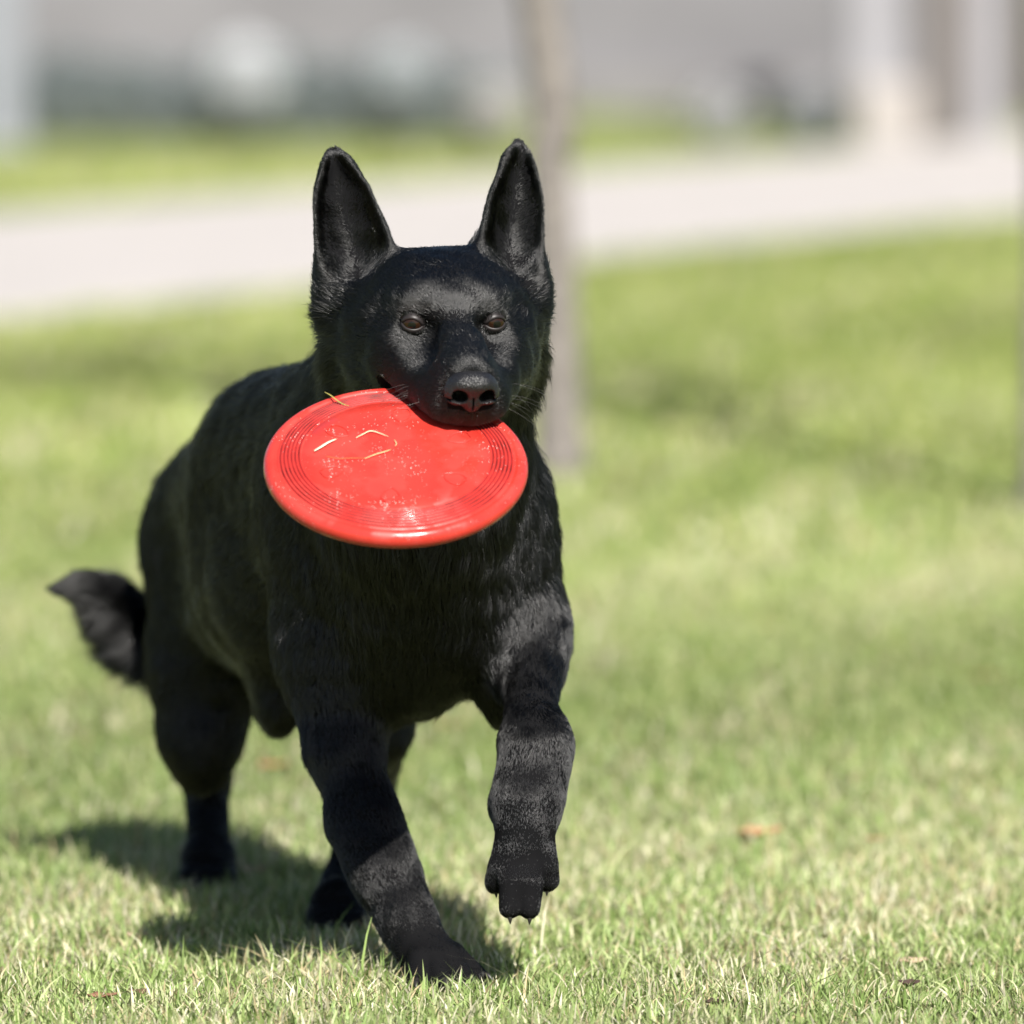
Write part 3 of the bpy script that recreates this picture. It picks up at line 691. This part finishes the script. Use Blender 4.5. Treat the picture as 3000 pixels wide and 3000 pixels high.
    ln = ln * rng.uniform(0.65, 1.15, len(ln)); guard = (rng.uniform(size=len(ln)) < 0.10) & (ln > 0.010); ln[guard] *= rng.uniform(1.2, 1.7, guard.sum())
    lift = np.clip(0.26 + 0.20 * np.clip((ln - 0.022) / 0.012, 0, 1) + 0.12 * rng.normal(size=len(ln)) + 0.10 * wob(p0, 5, 0.03)[:, 0], 0.08, 0.7)
    lift[guard] += 0.16; lift += 0.40 * np.clip((0.105 - np.linalg.norm(p0 - NOSE, axis=1)) / 0.06, 0, 1)
    # long hair gathers in tufts
    tuft = wob(p0, 6, 0.012) * np.clip((ln - 0.018) / 0.02, 0, 1)[:, None] * 0.2
    d0 = fl + nn * lift[:, None]; d0 /= np.linalg.norm(d0, axis=1)[:, None]
    d1 = fl + nn * (lift * 0.25)[:, None] + DOWN * np.clip((ln - 0.012) / 0.03, 0, 1)[:, None] * 0.5 + tuft; d1 /= np.linalg.norm(d1, axis=1)[:, None]
    # short hair on the eyelids, lying away from the opening
    lp, lnn, lf = [], [], []
    for (c, fw, rt, up, R_, az, el, us, edge) in LIDS:
        for q in range(34):
            a_ = az + rng.uniform(-0.07, 0.07); e_ = math.radians(edge + us * rng.uniform(7, 52)); d_ = math.cos(e_) * (math.cos(a_) * fw + math.sin(a_) * rt) + math.sin(e_) * up
            g_ = us * (-math.sin(e_) * (math.cos(a_) * fw + math.sin(a_) * rt) + math.cos(e_) * up) + rng.normal(size=3) * 0.2 + rt * math.sin(a_) * 0.5
            lp.append(c + d_ * R_); lnn.append(d_); lf.append(nrm(g_ + d_ * 0.3))
    k_ = len(lp); p0 = np.vstack([p0, lp]); nn = np.vstack([nn, lnn]); d0 = np.vstack([d0, lf]); d1 = np.vstack([d1, lf]); ln = np.concatenate([ln, rng.uniform(0.0025, 0.0045, k_)])
    T = np.array([0, 0.33, 0.67, 1.0]); pts = np.empty((len(ln), 4, 3))
    for i, t in enumerate(T): pts[:, i] = p0 - nn * 0.0008 + ln[:, None] * (d0 * (t - 0.5 * t * t) + d1 * (0.5 * t * t))
    # neighbouring hairs gather into locks: tips drift towards the mean tip of a wobbly cell
    for cell, seed, st in ((0.010, 31, 0.42), (0.0045, 33, 0.30)):
        key = np.floor((p0 + 0.6 * cell * wob(p0, seed, cell * 3.2)) / cell + 500).astype(np.int64); key = key[:, 0] * 1000003 + key[:, 1] * 1009 + key[:, 2]
        _, inv = np.unique(key, return_inverse=True); inv = inv.ravel(); cnt = np.bincount(inv)
        mt = np.stack([np.bincount(inv, pts[:, 3, c]) / cnt for c in range(3)], 1)[inv]; w_ = (st * np.clip((ln - 0.006) / 0.010, 0, 1))[:, None]
        dlt = (mt - pts[:, 3]) * w_
        for i, t in enumerate(T): pts[:, i] += dlt * t ** 1.6
    # nothing may stick through the disc
    bad = np.zeros(len(ln), bool)
    for i in (1, 2, 3):
        x, y, z = disc_local(pts[:, i].astype(np.float32)); bad |= (np.sqrt(x * x + y * y) < DR + 0.002) & (z < 0.0035) & (z > -0.026)
    pts, ln = pts[~bad], ln[~bad]; m = len(pts)
    hc = bpy.data.hair_curves.new('coat'); hc.add_curves([4] * m)
    hc.attributes['position'].data.foreach_set('vector', pts.astype(np.float32).ravel())
    rr = np.array([1.0, 0.95, 0.7, 0.12])[None] * (0.00026 - 0.00004 * np.clip(ln / 0.02, 0, 1.4))[:, None]
    ra = hc.attributes.get('radius') or hc.attributes.new('radius', 'FLOAT', 'POINT'); ra.data.foreach_set('value', rr.astype(np.float32).ravel())
    m_ = bpy.data.materials.new('black_coat'); m_.use_nodes = True; t = m_.node_tree; t.nodes.clear()
    h = t.nodes.new('ShaderNodeBsdfHairPrincipled'); o = t.nodes.new('ShaderNodeOutputMaterial'); h.parametrization = 'MELANIN'
    h.inputs['Melanin'].default_value = 1.0; h.inputs['Melanin Redness'].default_value = 0.1
    h.inputs['IOR'].default_value = 1.6; h.inputs['Roughness'].default_value = 0.31; h.inputs['Radial Roughness'].default_value = 0.3
    h.inputs['Random Roughness'].default_value = 0.3
    t.links.new(h.outputs[0], o.inputs[0])
    link('coat', hc, m_, dog)
make_fur()
# ---- whiskers
def whiskers():
    mk = mat('whisker', (0.07, 0.068, 0.065), 0.3, 0.5)
    for s in (-1, 1):
        for k in range(8):
            f0 = 30 + 50 * rng.random(); u0 = -42 - 18 * rng.random(); b = hl(s * 43 if f0 < 60 else s * 36, f0, u0); L = rng.uniform(0.03, 0.06)
            d = hdir(s * 1.0, -0.3 + 0.5 * rng.random(), -0.6 * rng.random() + 0.1); g = np.array([0, 0, -1.0])
            pts = [b + d * L * t + g * L * 0.35 * t * t for t in np.linspace(0, 1, 6)]
            V, F = tube_arrays(pts, np.linspace(0.00015, 0.00005, 6), 5); link('whisker', pymesh('whisker', V, F), mk, dog, True)
whiskers()

# ------------------------------------------------------------------ the red disc
def disc():
    e = empty('flying_disc', DC); tag(e, 'scuffed red rubber flying disc held in the dog\'s mouth', 'flying disc')
    m = bpy.data.materials.new('red_rubber'); m.use_nodes = True; t = m.node_tree; b = t.nodes['Principled BSDF']
    tc = t.nodes.new('ShaderNodeTexCoord')
    def nz(scale, detail=4):
        n = t.nodes.new('ShaderNodeTexNoise'); n.inputs['Scale'].default_value = scale; n.inputs['Detail'].default_value = detail; t.links.new(tc.outputs['Object'], n.inputs['Vector']); return n
    def ramp(src, p0, c0, p1, c1):
        r = t.nodes.new('ShaderNodeValToRGB'); r.color_ramp.elements[0].position = p0; r.color_ramp.elements[0].color = (*c0, 1); r.color_ramp.elements[1].position = p1; r.color_ramp.elements[1].color = (*c1, 1)
        t.links.new(src, r.inputs[0]); return r
    def mix(f, a, c):
        x = t.nodes.new('ShaderNodeMix'); x.data_type = 'RGBA'; t.links.new(f, x.inputs[0]); t.links.new(a, x.inputs[6]); x.inputs[7].default_value = (*c, 1); return x
    base = ramp(nz(22).outputs[0], 0.3, (0.38, 0.024, 0.017), 0.75, (0.44, 0.036, 0.026))
    vo = t.nodes.new('ShaderNodeTexVoronoi'); vo.inputs['Scale'].default_value = 330; t.links.new(tc.outputs['Object'], vo.inputs['Vector'])
    spk = t.nodes.new('ShaderNodeMath'); spk.operation = 'LESS_THAN'; t.links.new(vo.outputs['Distance'], spk.inputs[0])
    msk = ramp(nz(26, 5).outputs[0], 0.40, (0, 0, 0), 0.80, (0.26, 0.26, 0.26)); t.links.new(msk.outputs[0], spk.inputs[1])
    c1 = mix(spk.outputs[0], base.outputs[0], (0.72, 0.55, 0.5))
    t.links.new(c1.outputs[2], b.inputs['Base Color'])
    rr = ramp(nz(28, 6).outputs[0], 0.44, (0.17, 0.17, 0.17), 0.54, (0.52, 0.52, 0.52)); t.links.new(rr.outputs[0], b.inputs['Roughness'])
    b.inputs['Specular IOR Level'].default_value = 0.5
    b.inputs['Subsurface Weight'].default_value = 0.0
    bp = t.nodes.new('ShaderNodeBump'); bp.inputs['Strength'].default_value = 0.25; bp.inputs['Distance'].default_value = 0.001
    t.links.new(nz(120, 5).outputs[0], bp.inputs['Height']); t.links.new(bp.outputs[0], b.inputs['Normal'])
    # lathe profile: (radius, height along the disc normal)
    top = [(0.0, 0.0), (0.04, 0.0), (0.075, -0.0004), (0.0905, -0.0010), (0.0912, -0.0022), (0.0920, -0.0012)]
    r = 0.0930; grime = []
    for k in range(6):
        h_ = -0.0014 - 0.00034 * k - 0.00008 * k * k
        grime.append(len(top)); top += [(r, h_), (r + 0.0004, h_ - 0.0022), (r + 0.0016, h_ - 0.0022), (r + 0.0020, h_ - 0.0001)]; r += 0.0036
    top += [(0.1148, -0.0068), (0.1156, -0.0078), (0.1170, -0.0062)]
    for a in np.linspace(75, -70, 10):
        a = math.radians(a); top.append((0.1175 + 0.0105 * math.cos(a), -0.0155 + 0.0100 * math.sin(a) + 0.0005))
    top += [(0.1185, -0.0268), (0.1165, -0.0245), (0.1135, -0.016), (0.110, -0.0105), (0.09, -0.0065), (0.05, -0.0040), (0.0, -0.0040)]
    n = 144; V = []; F = []
    prof = np.array(top)
    for (rad, hh) in prof:
        for j in range(n):
            a = 2 * math.pi * j / n; V.append(DC + DX * rad * math.cos(a) + DY * rad * math.sin(a) + DN * hh)
    for i in range(len(prof) - 1):
        for j in range(n): F.append((i * n + j, (i + 1) * n + j, (i + 1) * n + (j + 1) % n, i * n + (j + 1) % n))
    bm = bmesh.new(); vv = [bm.verts.new(p) for p in V]
    gset = {q + d for q in grime for d in (0, 1, 2)}
    for f in F:
        bm.faces.new([vv[i] for i in f]).material_index = 1 if f[0] // n in gset else 0
    bmesh.ops.remove_doubles(bm, verts=bm.verts, dist=1e-6); bmesh.ops.recalc_face_normals(bm, faces=bm.faces)
    me = bpy.data.meshes.new('disc_plate'); bm.to_mesh(me); bm.free()
    link('disc_plate', me, m, e, True); me.materials.append(mat('grimy_red_rubber', (0.20, 0.010, 0.010), 0.6, 0.3, noise=(60, 0.5, 1.4)))
    # pear-shaped embossed outlines round the flat centre
    for k in range(6):
        an = math.radians(-93 + k * 60); cx, cy = 0.068 * math.cos(an), 0.068 * math.sin(an); pts = []
        for j in range(40):
            t_ = 2 * math.pi * j / 40; px = 0.0085 * math.cos(t_) * (1 - 0.28 * math.sin(t_)); py = 0.0115 * math.sin(t_) * (1 + 0.06 * math.sin(5 * t_))
            lx = cx + px * -math.sin(an) + py * -math.cos(an); ly = cy + px * math.cos(an) + py * -math.sin(an); pts.append(DC + DX * lx + DY * ly + DN * 0.0001)
        pts.append(pts[0]); V, F = tube_arrays(pts, 0.0007, 6, False); link('embossed_mark', pymesh('embossed_mark', V, F), m, e, True)
disc()
def straw(u, v, pts, wd, col, label, h=0.0022):
    """a blade of dry grass stuck to the disc; pts in mm in the disc plane"""
    L = np.array([[p[0], p[1], p[2] if len(p) > 2 else 0] for p in pts]) / 1000.0
    q = bez([DC + DX * p[0] + DY * p[1] + DN * (h + p[2]) for p in L], 12); s = np.gradient(q, axis=0); side = np.cross(s, DN); side /= np.linalg.norm(side, axis=1)[:, None]
    wv = wd * np.sin(np.linspace(0.25, math.pi, 12))[:, None] ** 0.6 + 0.0001
    V = np.vstack([q - side * wv, q + side * wv, q + DN * 0.0006]); F = []
    for i in range(11): F += [(i, i + 1, 25 + i, 24 + i), (24 + i, 25 + i, 13 + i, 12 + i), (12 + i, 13 + i, i + 1, i)]
    o = link('grass_clipping', pymesh('grass_clipping', V, F), mat('dry_grass_clipping', col, 0.6, 0.3)); tag(o, label, 'grass clipping', 'grass clippings stuck to the red disc')
straw(0, 0, [(-79, 0), (-72, 8), (-65, 16), (-58, 21)], 0.0011, (0.62, 0.56, 0.4), 'broad straw coloured grass blade stuck to the left of the red disc')
straw(0, 0, [(-39, 24), (-32, 31), (-26, 36), (-19, 34), (-8, 27)], 0.00055, (0.6, 0.5, 0.32), 'bent straw grass clipping at the middle of the red disc')
straw(0, 0, [(-30, -11), (-19, -3), (-10, 2), (-5, 5)], 0.00045, (0.55, 0.38, 0.18), 'short thin straw just below the bent one on the red disc')
straw(0, 0, [(-67, -9), (-55, -12), (-45, -11), (-29, -10)], 0.0003, (0.30, 0.10, 0.03), 'hair thin brown grass stem low on the left of the red disc')
straw(0, 0, [(-2, 22), (0, 16), (-1, 11)], 0.0004, (0.6, 0.5, 0.25), 'tiny upright grass clipping right of the bent straw on the red disc')
straw(0, 0, [(-72, 108, 0), (-66, 100, 2), (-55, 88, 1), (-45, 84)], 0.0007, (0.25, 0.22, 0.06), 'small green weed sprig on the upper rim of the red disc', h=-0.003)

# ------------------------------------------------------------------ grass
paws = [np.array([-0.075, 8.215]), hb[:2] + [0, -0.025], hb2[:2] + [0, -0.025]]
def grass(name, zone, n, hmin, hmax, wmin, wmax, label, seg=2, dryness=0.30, green=(1, 1, 1)):
    y0, y1, hx0, hx1 = zone
    y = rng.uniform(y0, y1, n); hx = hx0 + (hx1 - hx0) * (y - y0) / (y1 - y0); x = rng.uniform(-1, 1, n) * hx; m_ = n * 2 // 5; x[:m_] = np.sign(x[:m_]) * (hx[:m_] + rng.uniform(0, 1, m_) ** 1.3 * (2.2 + 0.06 * y[:m_]))
    XY = np.stack([x, y], 1); keep = np.ones(n, bool)
    for c in paws: keep &= np.linalg.norm((XY - c) / [1.0, 1.1], axis=1) > 0.042
    # keep off the path
    def side(a, b): return (b[0] - a[0]) * (y - a[1]) - (b[1] - a[1]) * (x - a[0])
    keep &= ~((side(pn0, pn1) > -0.02) & (side(pf0, pf1) < 0.02)); x, y = x[keep], y[keep]; n = len(x)
    P3 = np.stack([x, y, np.zeros(n)], 1)
    pt = wob(P3 * [1, 0.8, 1], 11, 0.35)[:, 0]; pt2 = wob(P3, 12, 0.09)[:, 0]; pt3 = wob(P3 * [0.6, 1, 1], 14, 1.4)[:, 0]
    h = rng.uniform(hmin, hmax, n) * (1 + 0.28 * pt2 + 0.12 * pt); h = np.clip(h, hmin * 0.5, hmax * 1.5)
    tall = rng.uniform(size=n) < 0.018; h[tall] *= rng.uniform(1.4, 2.0, tall.sum())
    wd = rng.uniform(wmin, wmax, n); an = rng.uniform(0, 2 * math.pi, n); bend = rng.uniform(0.15, 1.1, n) ** 1.0
    flat = rng.uniform(size=n) < 0.25; bend[flat] += 1.0
    dx, dy = np.cos(an), np.sin(an); tw = an + rng.uniform(-1.2, 1.2, n) + math.pi / 2; sx, sy = np.cos(tw), np.sin(tw)
    rows = seg + 1; V = np.zeros((n, 2 * seg + 1, 3))
    for i in range(rows):
        t = i / seg; off = h * bend * t * t * 0.75; z = h * (t - 0.22 * bend * t * t)
        cx = x + dx * off; cy = y + dy * off; ww = wd * (1 - 0.75 * t) * 0.5
        if i < seg:
            V[:, 2 * i] = np.stack([cx - sx * ww, cy - sy * ww, z - (0.004 if i == 0 else 0)], 1); V[:, 2 * i + 1] = np.stack([cx + sx * ww, cy + sy * ww, z - (0.004 if i == 0 else 0)], 1)
        else: V[:, 2 * seg] = np.stack([cx, cy, z], 1)
    k = 2 * seg + 1; b = np.arange(n)[:, None] * k; lp = []
    for i in range(seg - 1): lp.append(b + np.array([2 * i, 2 * i + 1, 2 * i + 3, 2 * i, 2 * i + 3, 2 * i + 2]))
    lp.append(b + np.array([2 * seg - 2, 2 * seg - 1, 2 * seg])); loops = np.hstack(lp).ravel()
    me = fastmesh(name, V.reshape(-1, 3), loops, np.full(len(loops) // 3, 3))
    greens = np.array([(0.165, 0.235, 0.078), (0.21, 0.275, 0.105), (0.125, 0.195, 0.055), (0.27, 0.315, 0.155)]); straw_ = np.array([(0.45, 0.42, 0.27), (0.50, 0.47, 0.34), (0.36, 0.30, 0.17)])
    g_ = np.clip((y - 9.0) / 7.0, 0, 1)[:, None]; c = greens[rng.integers(0, 4, n)] * (np.array([1.20, 1.14, 1.10]) * (1 - g_) + np.array([1.20, 1.10, 0.72]) * g_); dryness = 0.24 - 0.09 * g_[:, 0]; dry = rng.uniform(size=n) < np.clip(dryness + 0.15 * pt + 0.08 * pt3, 0.03, 0.75); c[dry] = straw_[rng.integers(0, 3, dry.sum())]
    c = c * rng.uniform(0.75, 1.25, (n, 1)) * (1 + 0.12 * pt3[:, None])
    c4 = np.ones((n, k, 4), np.float32); c4[..., :3] = np.clip(c, 0.01, 0.9)[:, None, :]
    at = me.attributes.new('tint', 'FLOAT_COLOR', 'POINT'); at.data.foreach_set('color', c4.ravel())
    o = link(name, me, M['blade']); tag(o, label, 'grass', kind='stuff')
grass('lawn_grass', (6.6, 9.7, 0.72, 0.95), 225000, 0.012, 0.034, 0.0018, 0.0044, 'short mown lawn grass around the dog\'s feet', 3, 0.24, (1.1, 1.08, 1.1))
grass('lawn_grass', (9.7, 13.0, 0.95, 1.1), 120000, 0.014, 0.034, 0.003, 0.006, 'short mown lawn grass just behind the dog', 2, 0.2, (1.1, 1.07, 0.95))
grass('lawn_grass', (13.0, 27.5, 1.15, 2.1), 180000, 0.016, 0.036, 0.006, 0.014, 'lawn grass receding to the path and the building', 2, 0.15, (1.18, 1.08, 0.7))

# ------------------------------------------------------------------ fallen leaves and bits on the lawn
def fallen_leaf(u, v, size, col, label, curl=0.5, rot=0.0, dark=None, lift=0.012):
    c = G(u, v); n, m = 9, 7; V = []; F = []
    for i in range(n):
        t = i / (n - 1); wv = math.sin(math.pi * min(1, t * 0.94 + 0.06)) ** 0.75 * 0.42 * (1 + 0.12 * math.sin(t * 21))
        for j in range(m):
            s = -1 + 2 * j / (m - 1); x = (t - 0.5) * size; y = s * wv * size
            z = lift + curl * size * (0.45 * abs(s) ** 1.6 * wv + 0.35 * (t - 0.45) ** 2 * 2) + 0.03 * size * math.sin(9 * t + 4 * s)
            V.append((c[0] + x * math.cos(rot) - y * math.sin(rot), c[1] + x * math.sin(rot) + y * math.cos(rot), z))
    for i in range(n - 1):
        for j in range(m - 1): F.append((i * m + j, (i + 1) * m + j, (i + 1) * m + j + 1, i * m + j + 1))
    o = link('fallen_leaf', pymesh('fallen_leaf', V, F), mat('dry_leaf', col, 0.75, 0.25, noise=(90, 0.7, 1.25)), None, True); tag(o, label, 'leaf', 'fallen leaves on the lawn')
    s_ = o.modifiers.new('thick', 'SOLIDIFY'); s_.thickness = 0.0008
fallen_leaf(2228, 2490, 0.052, (0.42, 0.24, 0.13), 'curled tan leaf on the open grass right of the lifted paw', 1.0, 0.35, None, 0.014)
fallen_leaf(2680, 2850, 0.034, (0.5, 0.36, 0.25), 'pale papery leaf in the grass near the lower right corner', 0.4, 0.5)
fallen_leaf(2665, 2920, 0.024, (0.07, 0.045, 0.035), 'small dark crumpled leaf below the pale papery leaf', 0.9, 1.3)
fallen_leaf(2095, 2975, 0.022, (0.06, 0.04, 0.03), 'dark brown leaf scrap at the bottom edge right of the paw', 0.8, 0.1)
fallen_leaf(300, 2955, 0.030, (0.22, 0.11, 0.07), 'brown leaf scrap in the lower left corner', 0.5, 0.3)
fallen_leaf(400, 2945, 0.026, (0.13, 0.075, 0.05), 'darker leaf scrap beside the brown one at lower left', 0.6, 2.0)
fallen_leaf(405, 2775, 0.026, (0.55, 0.36, 0.25), 'pinkish leaf at the front edge of the dog\'s shadow', 0.5, 0.8)
fallen_leaf(800, 2275, 0.038, (0.42, 0.17, 0.09), 'reddish leaf between the hind leg and the planted foreleg', 0.6, 0.5)
fallen_leaf(1315, 2150, 0.050, (0.40, 0.2, 0.13), 'faint reddish leaf between the two front legs', 0.3, 0.2)
fallen_leaf(2900, 2010, 0.055, (0.2, 0.12, 0.06), 'brownish leaf far back near the right edge', 0.4, 0.1)
fallen_leaf(2570, 2490, 0.03, (0.35, 0.22, 0.13), 'small faint brown leaf right of the curled tan leaf', 0.4, 1.0)
fallen_leaf(740, 2580, 0.028, (0.5, 0.32, 0.22), 'small pinkish leaf between the hind feet', 0.4, 0.4)
